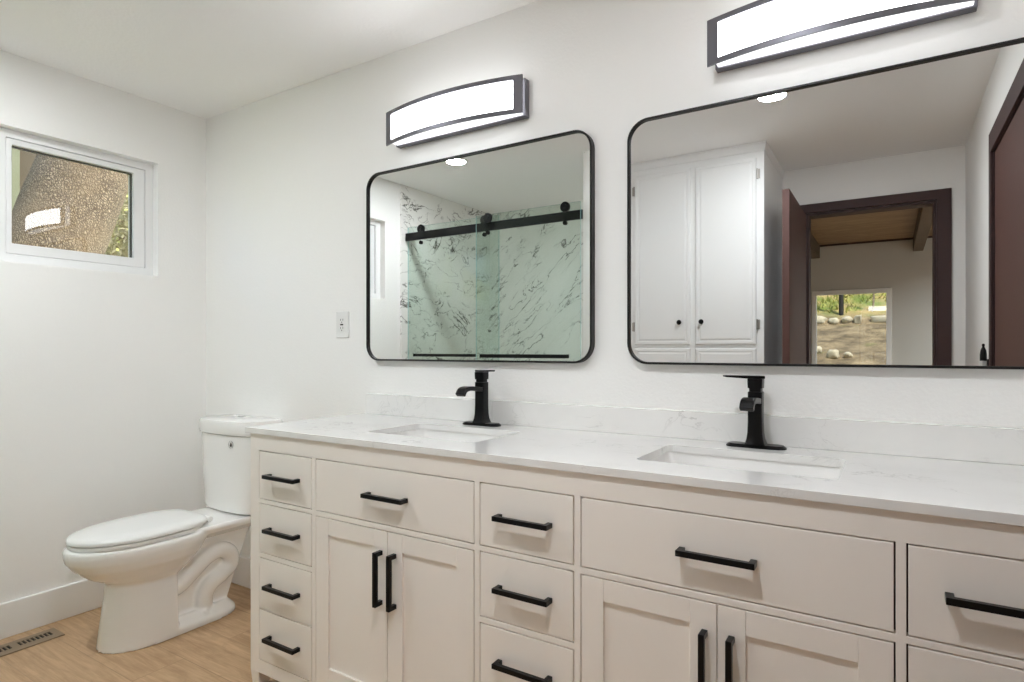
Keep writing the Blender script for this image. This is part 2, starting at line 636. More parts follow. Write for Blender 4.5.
# the room beyond the doorway
BH = 2.472
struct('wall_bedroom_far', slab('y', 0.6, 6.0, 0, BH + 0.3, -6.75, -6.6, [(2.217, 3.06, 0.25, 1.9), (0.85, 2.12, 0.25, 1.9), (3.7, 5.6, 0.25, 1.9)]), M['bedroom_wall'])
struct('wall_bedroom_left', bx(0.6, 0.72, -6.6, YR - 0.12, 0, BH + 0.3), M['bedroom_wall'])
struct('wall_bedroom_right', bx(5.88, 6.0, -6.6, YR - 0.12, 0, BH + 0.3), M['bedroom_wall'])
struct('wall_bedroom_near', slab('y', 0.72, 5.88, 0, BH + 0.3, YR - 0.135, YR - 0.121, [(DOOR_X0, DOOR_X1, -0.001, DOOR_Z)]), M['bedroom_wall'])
struct('ceiling_bedroom', bx(0.6, 6.0, -6.75, YR - 0.06, BH, BH + 0.3), M['plank_ceiling'])
for k, x in enumerate((1.14, 2.205, 3.27, 4.335, 5.4)):
    struct('beam_%d' % (k + 1), bx(x, x + 0.1, -6.6, YR - 0.136, 2.31, BH), M['beam'], bevel=0.004)
struct('trim_2', bx(0.72, 5.88, -6.6, -6.585, BH - 0.022, BH), M['brown_dark'])
w = struct_root('window_2', (2.63, -6.6, 0.25))
struct('window_frame', slab('y', 2.217, 3.06, 0.25, 1.9, -6.68, -6.585, [(2.266, 3.008, 0.3, 1.85)]), M['vinyl'], w, bevel=0.003)
struct('pane', bx(2.264, 3.01, -6.65, -6.645, 0.298, 1.852), M['pane'], w)
for k, (a, c) in enumerate(((0.85, 2.12), (3.7, 5.6))):  # side windows out of view, added to let more daylight into this room
    w = struct_root('window_%d' % (k + 3), ((a + c) / 2, -6.6, 0.25))
    struct('window_frame', slab('y', a, c, 0.25, 1.9, -6.68, -6.585, [(a + 0.047, c - 0.047, 0.3, 1.85)]), M['vinyl'], w, bevel=0.003)
    struct('pane', bx(a + 0.045, c - 0.045, -6.65, -6.645, 0.298, 1.852), M['pane'], w)

# ------------------------------------------------------------------ vanity
VX0, VX1, VF, VB = 1.183, 3.391, -0.545, -0.004
ZT = 0.885
t = thing('vanity_cabinet', 'long greige bathroom vanity with black bar pulls under the white counter', 'vanity', ((VX0 + VX1) / 2, (VF + VB) / 2, 0))
banks = [(1.234, 1.498), (2.155, 2.422), (3.082, 3.343)]
sinks = [(1.521, 2.133), (2.444, 3.060)]
rows = [(0.667, 0.826), (0.484, 0.648), (0.291, 0.463), (0.118, 0.287)]
G = 0.0030
holes = []
for x0, x1 in banks:
    holes += [(x0 - G, x1 + G, rows[0][0] - G, rows[0][1] + G), (x0 - G, x1 + G, rows[1][0] - G, rows[1][1] + G), (x0 - G, x1 + G, rows[3][0] - G, rows[2][1] + G)]
for x0, x1 in sinks:
    holes += [(x0 - G, x1 + G, rows[0][0] - G, rows[0][1] + G), (x0 - G, x1 + G, 0.118 - G, 0.646 + G)]
ff = slab('y', VX0, VX1, 0.07, ZT, VF, VF + 0.02, holes)
mk('face_frame', ff, M['vanity'], t, bevel=0.0008, segs=1)
b = BM()
box(b, VX0, VX0 + 0.02, VF + 0.0205, VB, 0.07, ZT)
mk('side_panel', b, M['vanity'], t)
mk('side_panel', bx(VX1 - 0.02, VX1, VF + 0.0205, VB, 0.07, ZT), M['vanity'], t)
mk('bottom_panel', bx(VX0 + 0.021, VX1 - 0.021, VF + 0.022, VB, 0.08, 0.11), M['inside'], t)
mk('back_panel', bx(VX0 + 0.021, VX1 - 0.021, VB - 0.012, VB, 0.111, ZT - 0.001), M['inside'], t)
for x in (1.5095, 2.144, 2.433, 3.071):
    mk('divider', bx(x - 0.008, x + 0.008, VF + 0.0215, VB - 0.013, 0.111, 0.86), M['inside'], t)
for x0 in (VX0, 1.487, 2.1335, 2.411, 3.05, VX1 - 0.045):
    for y0 in (VF, VB - 0.05):
        b = BM()
        loft(b, [[(x0 + 0.006, y0 + 0.006, 0), (x0 + 0.039, y0 + 0.006, 0), (x0 + 0.039, y0 + 0.044, 0), (x0 + 0.006, y0 + 0.044, 0)],
                 [(x0, y0, 0.0699), (x0 + 0.045, y0, 0.0699), (x0 + 0.045, y0 + 0.05, 0.0699), (x0, y0 + 0.05, 0.0699)]])
        mk('leg', b, M['vanity'], t, bevel=0.002)


def pull(cx, cz, vertical, parent, L=0.157, s=0.0125, proj=0.031):
    b = BM()
    h = L / 2
    prof = [(-h, 0), (-h, -proj), (h, -proj), (h, 0), (h - 0.013, 0), (h - 0.013, -proj + s), (-h + 0.013, -proj + s), (-h + 0.013, 0)]
    rings = []
    for q in (-s / 2, s / 2):
        if vertical:
            rings.append([(cx + q, VF + y, cz + a) for a, y in prof])
        else:
            rings.append([(cx + a, VF + y, cz + q) for a, y in prof])
    rv = [[b.verts.new(p) for p in r] for r in rings]
    n = len(prof)
    for i in range(n):
        j = (i + 1) % n
        b.faces.new((rv[0][i], rv[0][j], rv[1][j], rv[1][i]))
    for r in rv:
        b.faces.new([r[k] for k in (1, 2, 5, 6)])
        b.faces.new([r[k] for k in (0, 1, 6, 7)])
        b.faces.new([r[k] for k in (2, 3, 4, 5)])
    bmesh.ops.recalc_face_normals(b, faces=b.faces)
    o = mk('handle', b, M['black'], parent, bevel=0.0012)
    o['label'] = 'matte black square bar handle'
    return o


for x0, x1 in banks:
    for z0, z1 in rows:
        dr = mk('drawer', bx(x0, x1, VF - 0.0005, VF + 0.019, z0, z1), M['vanity'], t, bevel=0.0012)
        pull((x0 + x1) / 2, (z0 + z1) / 2 + 0.003, False, dr)
for x0, x1 in sinks:
    dr = mk('drawer', bx(x0, x1, VF - 0.0005, VF + 0.019, *rows[0]), M['vanity'], t, bevel=0.0012)
    pull((x0 + x1) / 2, 0.747, False, dr)
    xm = (x0 + x1) / 2
    for k, (a, c) in enumerate(((x0, xm - 0.0012), (xm + 0.0012, x1))):
        st, rt, rb = 0.055, 0.050, 0.062
        b = BM()
        # two stiles, two rails and a recessed panel, tight joints
        box(b, a, a + st, VF - 0.0005, VF + 0.019, 0.118, 0.646)
        box(b, c - st, c, VF - 0.0005, VF + 0.019, 0.118, 0.646)
        box(b, a + st + 0.0003, c - st - 0.0003, VF - 0.0002, VF + 0.019, 0.646 - rt, 0.646)
        box(b, a + st + 0.0003, c - st - 0.0003, VF - 0.0002, VF + 0.019, 0.118, 0.118 + rb)
        box(b, a + st - 0.004, c - st + 0.004, VF + 0.0065, VF + 0.014, 0.118 + rb - 0.004, 0.646 - rt + 0.004)
        dr = mk('door', b, M['vanity'], t, bevel=0.0006, segs=1)
        pull(xm + (-0.025 if k == 0 else 0.029), 0.511, True, dr)

# ------------------------------------------------------------------ counter, backsplash, sinks
SK = [(1.605, 2.041), (2.526, 2.963)]
SY = (-0.418, -0.148)


def counter():
    bm = BM()
    x0, x1, y0, y1, z0, z1 = 1.163, 3.41, -0.553, -0.003, 0.8852, 0.905
    hole = []
    for a, c in SK:
        hole.append([(x, y) for x, y, _ in rrect((a + c) / 2, sum(SY) / 2, (c - a) / 2, (SY[1] - SY[0]) / 2, 0.02, 0, 5)])
    for z in (z0, z1):
        outer = [bm.verts.new((x, y, z)) for x, y in ((x0, y0), (x1, y0), (x1, y1), (x0, y1))]
        es = [bm.edges.new((outer[i], outer[(i + 1) % 4])) for i in range(4)]
        for h in hole:
            hv = [bm.verts.new((x, y, z)) for x, y in h]
            es += [bm.edges.new((hv[i], hv[(i + 1) % len(hv)])) for i in range(len(hv))]
        bmesh.ops.triangle_fill(bm, use_beauty=True, use_dissolve=False, edges=es)
    lo = [v for v in bm.verts if abs(v.co.z - z0) < 1e-6]
    hi = {(round(v.co.x, 5), round(v.co.y, 5)): v for v in bm.verts if abs(v.co.z - z1) < 1e-6}
    for e in [e for e in bm.edges if e.is_boundary and abs(e.verts[0].co.z - z0) < 1e-6 and abs(e.verts[1].co.z - z0) < 1e-6]:
        a, c = e.verts
        bm.faces.new((a, c, hi[(round(c.co.x, 5), round(c.co.y, 5))], hi[(round(a.co.x, 5), round(a.co.y, 5))]))
    bmesh.ops.recalc_face_normals(bm, faces=bm.faces)
    return bm


o = mk('countertop', counter(), M['quartz'], bevel=0.0015)
tag(o, 'white veined quartz countertop spanning the whole vanity', 'countertop')
o = mk('backsplash', bx(1.196, 3.41, -0.02, -0.0005, 0.9055, 0.989), M['quartz'], bevel=0.0012)
tag(o, 'low grey-veined quartz backsplash strip along the wall behind the faucets', 'backsplash')

for (a, c), lab in zip(SK, ('white undermount sink below the narrower left mirror', 'white undermount sink below the right mirror that shows the cabinet')):
    cx, cy = (a + c) / 2, sum(SY) / 2
    hx, hy = (c - a) / 2 + 0.008, (SY[1] - SY[0]) / 2 + 0.008
    r = thing('sink', lab, 'sink', (cx, cy, 0.74), 'undermount sinks in the vanity counter')
    b = BM()
    prof = [(0.012, 0.8848), (0.0, 0.8848), (-0.004, 0.87), (-0.008, 0.80), (-0.016, 0.775), (-0.04, 0.764), (-0.09, 0.760)]
    rings = [rrect(cx, cy, hx + d_, hy + d_, max(0.012, 0.035 + d_ * (0.2 if d_ < 0 else 0.5)), z, 6) for d_, z in prof]
    rings.append([(cx + (x - cx) * 0.12, cy + (y - cy) * 0.2, 0.757) for x, y, z in rings[-1]])
    # outside shell
    out = [[(cx + (x - cx) * 0.2, cy + (y - cy) * 0.3, 0.745) for x, y, z in rings[0]]] + [rrect(cx, cy, hx + d_, hy + d_, 0.04, z, 6) for d_, z in ((-0.02, 0.748), (0.004, 0.79), (0.012, 0.8848))]
    loft(b, out[:-1] + rings)
    mk('basin', b, M['ceramic'], r, smooth=True, angle=50)
    b = BM()
    cyl(b, (cx, cy, 0.7571), 0.022, 0.004, r2=0.019)
    mk('drain', b, M['black'], r, smooth=True)


# ------------------------------------------------------------------ faucets
def make_faucet(x, y, lever_deg, label):
    r = thing('faucet', label, 'faucet', (x, y, 0.905), 'matte black faucets on the vanity counter')
    b = BM()
    loft(b, [rrect(0, 0, 0.078, 0.027, 0.0265, 0, 10), rrect(0, 0, 0.078, 0.027, 0.0265, 0.003, 10), rrect(0, 0, 0.071, 0.021, 0.0205, 0.009, 10)])
    mk('base_plate', b, M['black'], r, smooth=True, local=True, angle=25)
    b = BM()
    prof = [(0.0091, 0.0265), (0.014, 0.0245), (0.024, 0.0215), (0.040, 0.0195), (0.07, 0.0185), (0.152, 0.0185), (0.153, 0.0155), (0.162, 0.0155)]
    loft(b, [rrect(0, 0, s, s, s * 0.28, z, 4) for z, s in prof])
    mk('body', b, M['black'], r, smooth=True, local=True)
    # flat ribbon spout curling down at its lip
    b = BM()
    path = catmull([(0, -0.0187, 0.128), (0, -0.055, 0.132), (0, -0.088, 0.134), (0, -0.112, 0.129), (0, -0.126, 0.113)], 6)
    rings = []
    for i, p in enumerate(path):
        tv = (path[min(i + 1, len(path) - 1)] - path[max(i - 1, 0)]).normalized()
        nv = Vector((0, -tv.z, tv.y)) * -1
        th = 0.0075
        hw = 0.0175
        rings.append([p + Vector((sx * hw, 0, 0)) + nv * (sn * th) for sx, sn in ((-1, -1), (1, -1), (1, 1), (-1, 1))])
    loft(b, rings)
    mk('spout', b, M['black'], r, smooth=True, local=True, bevel=0.002, angle=30)
    b = BM()
    loft(b, [rrect(0, 0, s, s, s * 0.28, z, 4) for z, s in ((0.1622, 0.0188), (0.178, 0.0195), (0.188, 0.0195))])
    h = mk('handle', b, M['black'], r, smooth=True, local=True)
    b = BM()
    a = math.radians(lever_deg)
    u, vv = Vector((math.cos(a), math.sin(a), 0)), Vector((-math.sin(a), math.cos(a), 0))
    rings = []
    for q, hw, z0, z1 in ((-0.019, 0.0185, 0.1882, 0.196), (0.03, 0.0165, 0.1888, 0.1965), (0.06, 0.0145, 0.1908, 0.197), (0.085, 0.013, 0.1925, 0.1975)):
        p = u * q
        rings.append([p + vv * hw * s + Vector((0, 0, z)) for s, z in ((-1, z0), (1, z0), (1, z1), (-1, z1))])
    loft(b, rings)
    mk('lever', b, M['black'], h, smooth=True, local=True, bevel=0.0015)
    b = BM()
    cyl(b, (0.002, 0.0215, 0.0091), 0.0025, 0.052, 'z', 10)
    cyl(b, (0.002, 0.0215, 0.0611), 0.005, 0.014, 'z', 14, r2=0.0035)
    mk('lift_rod', b, M['black'], r, smooth=True, local=True)
    return r


make_faucet(1.826, -0.072, -31, 'matte black faucet by the left sink with its lever turned to the right')
make_faucet(2.742, -0.068, 208, 'matte black faucet by the right sink with its lever pointing out to the left')


# ------------------------------------------------------------------ mirrors
def make_mirror(x0, x1, z0, z1, label):
    cx, cz = (x0 + x1) / 2, (z0 + z1) / 2
    hx, hz = (x1 - x0) / 2, (z1 - z0) / 2
    r = thing('wall_mirror', label, 'mirror', (cx, 0, z0), 'black framed mirrors over the vanity')

    def ring(ins, rad, y):
        return [(x, y, z) for x, z, _ in rrect(cx, cz, hx - ins, hz - ins, rad, 0, 10)]
    b = BM()
    R0, th = 0.066, 0.0068
    loft(b, [ring(0, R0, -0.001), ring(0, R0, -0.026), ring(0.001, R0, -0.027), ring(th - 0.001, R0 - th, -0.027), ring(th, R0 - th, -0.026), ring(th, R0 - th, -0.001), ring(0, R0, -0.001)], cap=False)
    bmesh.ops.remove_doubles(b, verts=b.verts, dist=1e-6)
    bmesh.ops.recalc_face_normals(b, faces=b.faces)
    mk('frame', b, M['frame_black'], r, smooth=True)
    b = BM()
    loft(b, [ring(th - 0.0005, R0 - th, -0.004), ring(th - 0.0005, R0 - th, -0.018)])
    g = mk('mirror_glass', b, M['mirror'], r)
    g['label'] = 'silvered reflecting glass'
    return r


make_mirror(1.206, 2.231, 1.127, 1.900, 'black framed rounded mirror on the left reflecting the glass shower')
make_mirror(2.353, 3.392, 1.127, 1.890, 'black framed rounded mirror on the right reflecting the white cabinet and brown doors')


# ------------------------------------------------------------------ vanity lights
def make_light(cx, label):
    z0, z1 = 1.985, 2.118
    r = thing('vanity_light', label, 'wall light', (cx, 0, z0), 'bow-front lights over the mirrors')
    mk('back_plate', bx(cx - 0.303, cx + 0.303, -0.03, -0.001, z0, z1), M['bronze'], r, bevel=0.002)
    n = 28
    hw = 0.303

    def bow(x, base=-0.075, rise=0.040):
        return base - rise * (1 - (x / hw) ** 2)
    # acrylic body, bowed in plan
    b = BM()
    xs = [-0.294 + 0.588 * i / n for i in range(n + 1)]
    rings = []
    for z in (z0 + 0.005, z1 - 0.005):
        rings.append([(cx + x, bow(x) + 0.006, z) for x in xs] + [(cx + x, -0.0305, z) for x in reversed(xs)])
    loft(b, rings)
    for f in b.faces:
        if f.normal.y < -0.5:
            f.material_index = 1
    o = mk('diffuser', b, [M['lamp_rim'], M['lamp']], r)
    o['label'] = 'lit white acrylic diffuser'
    # bowed front frame with one long opening
    b = BM()
    xs = [-0.3155, -0.2955] + [-0.284 + 0.568 * i / n for i in range(n + 1)] + [0.2955, 0.3155]
    xs = [-0.3155] + [-0.284 + 0.568 * i / n for i in range(n + 1)] + [0.3155]
    fz0, fz1, bar = 1.980, 2.111, 0.0155
    zz = [fz0, fz0 + bar, fz1 - bar, fz1]
    N = len(xs)
    V = {}
    for i, x in enumerate(xs):
        for j, z in enumerate(zz):
            for k, dy in enumerate((0.0, 0.0055)):
                V[i, j, k] = b.verts.new((cx + x, bow(x) + dy, z))
    solid = lambda i, j: 0 <= i < N - 1 and 0 <= j < 3 and (j != 1 or i == 0 or i == N - 2)
    for i in range(N - 1):
        for j in range(3):
            if not solid(i, j):
                continue
            for k in (0, 1):
                b.faces.new((V[i, j, k], V[i + 1, j, k], V[i + 1, j + 1, k], V[i, j + 1, k]))
            for di, dj, p, q in ((-1, 0, (i, j), (i, j + 1)), (1, 0, (i + 1, j), (i + 1, j + 1)), (0, -1, (i, j), (i + 1, j)), (0, 1, (i, j + 1), (i + 1, j + 1))):
                if not solid(i + di, j + dj):
                    b.faces.new((V[p[0], p[1], 0], V[q[0], q[1], 0], V[q[0], q[1], 1], V[p[0], p[1], 1]))
    bmesh.ops.recalc_face_normals(b, faces=b.faces)
    mk('front_frame', b, M['bronze'], r)
    return r


make_light(1.678, 'lit bow-front bronze vanity light above the left mirror')
make_light(2.927, 'lit bow-front bronze vanity light above the right mirror, cut by the top of the photo')

# ------------------------------------------------------------------ recessed ceiling lights
for (x, y), lab in (((2.575, -1.307), 'round lit recessed ceiling light reflected at the top of the right mirror'), ((0.683, -1.302), 'round lit recessed ceiling light reflected at the top of the left mirror')):
    r = thing('recessed_light', lab, 'ceiling light', (x, y, H), 'recessed ceiling lights')
    b = BM()
    seg = 40
    rg = lambda rad, z: [(x + rad * math.cos(2 * PI * k / seg), y + rad * math.sin(2 * PI * k / seg), z) for k in range(seg)]
    loft(b, [rg(0.078, H - 0.0005), rg(0.076, H - 0.005), rg(0.0625, H - 0.0075), rg(0.0605, H - 0.0005)], cap=False)
    mk('trim_ring', b, M['trim'], r, smooth=True)
    b = BM()
    loft(b, [rg(0.060, H - 0.001), rg(0.060, H - 0.006)])
    mk('lens', b, M['down'], r)

# ------------------------------------------------------------------ outlet
r = thing('wall_outlet', 'white rectangular outlet on the wall left of the mirrors', 'outlet', (1.04, 0, 1.223))
b = BM()
loft(b, [[(x, y, z) for x, z, _ in rrect(1.04, 1.2805, 0.039 - i, 0.0575 - i, 0.005, 0, 4)] for y, i in ((-0.0008, 0), (-0.004, 0), (-0.0065, 0.003))])
mk('plate', b, M['plastic'], r, smooth=True, angle=25)
pl = mk('receptacle', bx(1.0235, 1.0565, -0.0085, -0.0066, 1.247, 1.314), M['plastic'], r, bevel=0.001)
b = BM()
for zc in (1.263, 1.298):
    box(b, 1.032, 1.0345, -0.0088, -0.0086, zc - 0.001, zc + 0.008)
    box(b, 1.0455, 1.048, -0.0088, -0.0086, zc - 0.001, zc + 0.008)
    cyl(b, (1.04, -0.0086, zc - 0.007), 0.0027, -0.0002, 'y', 12)
mk('slots', b, M['dark'], pl)
mk('button', bx(1.031, 1.049, -0.0096, -0.0086, 1.2775, 1.2835), M['dark'], pl)

# ------------------------------------------------------------------ toilet
TX = 0.46


def egg(yb, yf, hw, z, n=48, pf=2.0, pb=2.6, split=0.42, cx=TX):
    yc = yb + (yf - yb) * split
    pts = []
    for k in range(n):
        a = 2 * PI * k / n
        c, s = math.cos(a), math.sin(a)
        if s >= 0:      # front half
            e, ln = pf, yf - yc
        else:
            e, ln = pb, yc - yb
        x = math.copysign(abs(c) ** (2 / e), c) * hw
        y = yc + math.copysign(abs(s) ** (2 / e), s) * ln
        pts.append((cx + x, y, z))
    return pts


r = thing('toilet', 'white elongated two-piece toilet between the window wall and the vanity', 'toilet', (TX, -0.40, 0))
b = BM()
# bowl, rim down to the waist
loft(b, [egg(-0.44, -0.58, 0.06, 0.238), egg(-0.41, -0.670, 0.112, 0.252), egg(-0.37, -0.735, 0.148, 0.286, cx=TX - 0.009), egg(-0.33, -0.785, 0.174, 0.330, cx=TX - 0.009), egg(-0.31, -0.809, 0.186, 0.364, cx=TX - 0.009),
         egg(-0.29, -0.816, 0.190, 0.388, cx=TX - 0.009), egg(-0.29, -0.815, 0.189, 0.408, cx=TX - 0.009), egg(-0.295, -0.808, 0.183, 0.415, cx=TX - 0.009)])
# front pedestal with a squared back
loft(b, [egg(-0.452, -0.708, 0.128, 0.0, pb=10, split=0.3), egg(-0.453, -0.706, 0.127, 0.012, pb=10, split=0.3), egg(-0.452, -0.696, 0.118, 0.10, pb=10, split=0.3), egg(-0.45, -0.682, 0.109, 0.20, pb=10, split=0.3),
         egg(-0.45, -0.678, 0.107, 0.26, pb=8, split=0.3)])
# foot along the floor
loft(b, [egg(-0.168, -0.62, 0.128, 0.0, pf=6, pb=3, split=0.35), egg(-0.17, -0.62, 0.126, 0.022, pf=6, pb=3, split=0.35), egg(-0.19, -0.62, 0.10, 0.044, pf=6, pb=3, split=0.35), egg(-0.20, -0.6, 0.085, 0.054, pf=6, pb=3, split=0.35)])
# rear web, leaning back towards the tank
loft(b, [[(TX + sx * 0.050, y, 0.02) for sx, y in ((-1, -0.50), (1, -0.50), (1, -0.215), (-1, -0.215))],
         [(TX + sx * 0.058, y, 0.38) for sx, y in ((-1, -0.50), (1, -0.50), (1, -0.085), (-1, -0.085))]])
# deck under the tank
loft(b, [egg(-0.06, -0.40, 0.10, 0.358, pb=5, pf=5), egg(-0.035, -0.43, 0.155, 0.393, pb=6, pf=6), egg(-0.03, -0.44, 0.165, 0.412, pb=6, pf=6), egg(-0.035, -0.44, 0.158, 0.424, pb=6, pf=6)])
# trapway on both flanks
for sx in (-1, 1):
    p = catmull([(TX + sx * 0.03, -0.47, 0.16), (TX + sx * 0.052, -0.425, 0.178), (TX + sx * 0.060, -0.37, 0.222), (TX + sx * 0.066, -0.315, 0.266), (TX + sx * 0.066, -0.255, 0.282), (TX + sx * 0.066, -0.205, 0.255),
                 (TX + sx * 0.066, -0.200, 0.205), (TX + sx * 0.066, -0.245, 0.172), (TX + sx * 0.066, -0.295, 0.145), (TX + sx * 0.060, -0.318, 0.10), (TX + sx * 0.058, -0.318, 0.03)], 6)
    tube(b, p, 0.036, 18)
    cyl(b, (TX + sx * 0.1, -0.335, 0.03), 0.014, 0.024, 'z', 16, r2=0.009)
o = mk('bowl', b, M['ceramic'], r)
rm = o.modifiers.new('fuse', 'REMESH')
rm.mode = 'VOXEL'
rm.voxel_size = 0.0055
rm.use_smooth_shade = True
sm = o.modifiers.new('smooth', 'SMOOTH')
sm.factor = 0.5
sm.iterations = 4
# seat ring and lid
b = BM()
out = [egg(-0.325, -0.800, 0.176, z, pb=3.2, split=0.5, cx=TX - 0.009) for z in (0.4165, 0.433)]
inn = [egg(-0.39, -0.745, 0.12, z, pb=2.2, cx=TX - 0.009) for z in (0.433, 0.4165)]
loft(b, out + inn + out[:1], cap=False)
bmesh.ops.remove_doubles(b, verts=b.verts, dist=1e-6)
bmesh.ops.recalc_face_normals(b, faces=b.faces)
mk('seat', b, M['plastic'], r, smooth=True, bevel=0.004)
b = BM()
L_ = dict(pb=3.4, split=0.5, cx=TX - 0.009)
loft(b, [egg(-0.318, -0.796, 0.172, 0.4355, **L_), egg(-0.315, -0.802, 0.178, 0.4375, **L_), egg(-0.315, -0.802, 0.178, 0.447, **L_), egg(-0.318, -0.798, 0.174, 0.4525, **L_),
         egg(-0.330, -0.775, 0.158, 0.4575, **L_), egg(-0.36, -0.70, 0.10, 0.461, pb=3.0, cx=TX - 0.009), egg(-0.44, -0.60, 0.04, 0.462, cx=TX - 0.009)])
lid = mk('lid', b, M['plastic'], r, smooth=True, angle=60)
for sx in (-1, 1):
    b = BM()
    cyl(b, (TX + sx * 0.075 - 0.02, -0.312, 0.436), 0.012, 0.04, 'x', 16)
    mk('hinge', b, M['plastic'], r, smooth=True)


# tank with a bowed front
def tank_ring(hw, yb, yf, z, n=60, e=5.5, bowd=0.022):
    pts = []
    yc, hy = (yb + yf) / 2, (yb - yf) / 2
    for k in range(n):
        a = 2 * PI * k / n
        c, s = math.cos(a), math.sin(a)
        x = math.copysign(abs(c) ** (2 / e), c) * hw
        y = math.copysign(abs(s) ** (2 / e), s) * hy
        if y < 0:
            y -= bowd * (1 - (x / hw) ** 2) * (-y / hy)
        pts.append((TX + x, yc + y, z))
    return pts


b = BM()
loft(b, [tank_ring(0.165, -0.03, -0.165, 0.4265), tank_ring(0.190, -0.02, -0.18, 0.434), tank_ring(0.197, -0.018, -0.184, 0.455), tank_ring(0.207, -0.014, -0.191, 0.74), tank_ring(0.208, -0.014, -0.192, 0.783)])
tk = mk('tank', b, M['ceramic'], r, smooth=True, angle=50)
b = BM()
loft(b, [tank_ring(0.205, -0.014, -0.19, 0.7835), tank_ring(0.214, -0.008, -0.200, 0.787), tank_ring(0.2165, -0.006, -0.203, 0.795), tank_ring(0.2165, -0.006, -0.203, 0.838), tank_ring(0.213, -0.009, -0.199, 0.848),
         tank_ring(0.19, -0.03, -0.175, 0.8530), tank_ring(0.10, -0.07, -0.13, 0.8540)])
tl = mk('tank_lid', b, M['ceramic'], r, smooth=True, angle=50)
b = BM()
cyl(b, (TX - 0.005, -0.10, 0.8537), 0.026, 0.004, 'z', 28, r2=0.024)
cyl(b, (TX - 0.005, -0.10, 0.8577), 0.020, 0.0025, 'z', 28, r2=0.019)
o = mk('flush_button', b, M['chrome'], tl, smooth=True)
o['label'] = 'small round chrome flush button'
# drop mark in a thin ring on the tank front
b = BM()
lx, lz = 0.552, 0.746
ly = -0.2135
seg = 28
for (ra, rb) in ((0.0165, 0.0158),):
    A = [[(lx + q * math.cos(2 * PI * k / seg), ly, lz + q * math.sin(2 * PI * k / seg)) for k in range(seg)] for q in (ra, rb)]
    loft(b, [A[0], A[1]], cap=False)
drop = [(1.35 * q_, 1.35 * r_) for q_, r_ in [(0.0, 0.0085), (0.0022, 0.004), (0.0046, -0.0006), (0.005, -0.0036), (0.0034, -0.0066), (0.0, -0.0078), (-0.0034, -0.0066), (-0.005, -0.0036), (-0.0046, -0.0006), (-0.0022, 0.004)]]
b.faces.new([b.verts.new((lx + x, ly, lz + z)) for x, z in drop])
o = mk('logo', b, M['grey_glyph'], tk)
sd = o.modifiers.new('solid', 'SOLIDIFY')
sd.thickness = 0.0012
sd.offset = 0

# tiny grey maker's mark low on the front of the pedestal
bpy.context.view_layer.update()
dg = bpy.context.evaluated_depsgraph_get()
bowl = next(o_ for o_ in r.children if o_.name.startswith('bowl'))
hit, mp_, mn_, _ = bowl.evaluated_get(dg).ray_cast(Vector((1.2, -2.2, 0.05)) - wloc(bowl), (Vector((0.415, -0.672, 0.05)) - Vector((1.2, -2.2, 0.05))).normalized())
if hit:
    mp_ = mp_ + wloc(bowl)
    ux = Vector((0, 0, 1)).cross(mn_).normalized()
    uz = mn_.cross(ux)
    b = BM()
    for pts_ in ([(-4, -5), (-2.6, -5), (-2.6, 5), (-4, 5)], [(-2.6, 3.8), (3, 3.8), (3, 5), (-2.6, 5)], [(1.8, 0.4), (3, 0.4), (3, 3.8), (1.8, 3.8)], [(-2.6, -0.8), (3, -0.8), (3, 0.4), (-2.6, 0.4)], [(0, -0.8), (1.4, -0.8), (4, -5), (2.6, -5)]):
        b.faces.new([b.verts.new(mp_ + mn_ * 0.0012 + ux * (x * 0.0012) + uz * (z * 0.0012)) for x, z in pts_])
    o = mk('logo', b, M['grey_glyph'], r)

# ------------------------------------------------------------------ floor vent
r = thing('floor_vent', 'tan metal floor register with dark slots by the left baseboard', 'vent', (0.137, -0.86, 0))
sl = []
yy = -0.738
for n in (8, 8, 4):
    for k in range(n):
        sl.append((0.108, 0.148, yy - 0.0085, yy))
        yy -= 0.0145
    yy -= 0.02
mk('plate', slab('z', 0.082, 0.187, -1.06, -0.712, 0.0005, 0.005, sl), M['vent'], r, bevel=0.0008, segs=1)
mk('duct', bx(0.10, 0.155, -1.045, -0.73, 0.0002, 0.0012), M['dark'], r)

# ------------------------------------------------------------------ linen cabinet (in the mirror)
CX0, CX1, CF, CB = 1.606, 2.428, -1.975, YR
r = thing('linen_cabinet', 'tall white built-in linen cabinet with round black knobs reflected in the right mirror', 'cabinet', ((CX0 + CX1) / 2, (CF + CB) / 2, 0))
mk('carcass', slab('y', CX0, CX1, 0, H - 0.001, CB + 0.001, CF, [(1.66, 1.985, 1.22, 2.29), (2.05, 2.365, 1.22, 2.29)]), M['linen'], r, bevel=0.001)
b = BM()
loft(b, [[(CX0, CF + 0.001, 2.335), (CX1 + 0.001, CF + 0.001, 2.335), (CX1 + 0.001, CB + 0.002, 2.335), (CX0, CB + 0.002, 2.335)],
         [(CX0, CF + 0.008, 2.342), (CX1 + 0.006, CF + 0.008, 2.342), (CX1 + 0.006, CB + 0.002, 2.342), (CX0, CB + 0.002, 2.342)],
         [(CX0, CF + 0.014, 2.37), (CX1 + 0.012, CF + 0.014, 2.37), (CX1 + 0.012, CB + 0.002, 2.37), (CX0, CB + 0.002, 2.37)],
         [(CX0, CF + 0.014, H - 0.001), (CX1 + 0.012, CF + 0.014, H - 0.001), (CX1 + 0.012, CB + 0.002, H - 0.001), (CX0, CB + 0.002, H - 0.001)]])
mk('crown_molding', b, M['linen'], r)


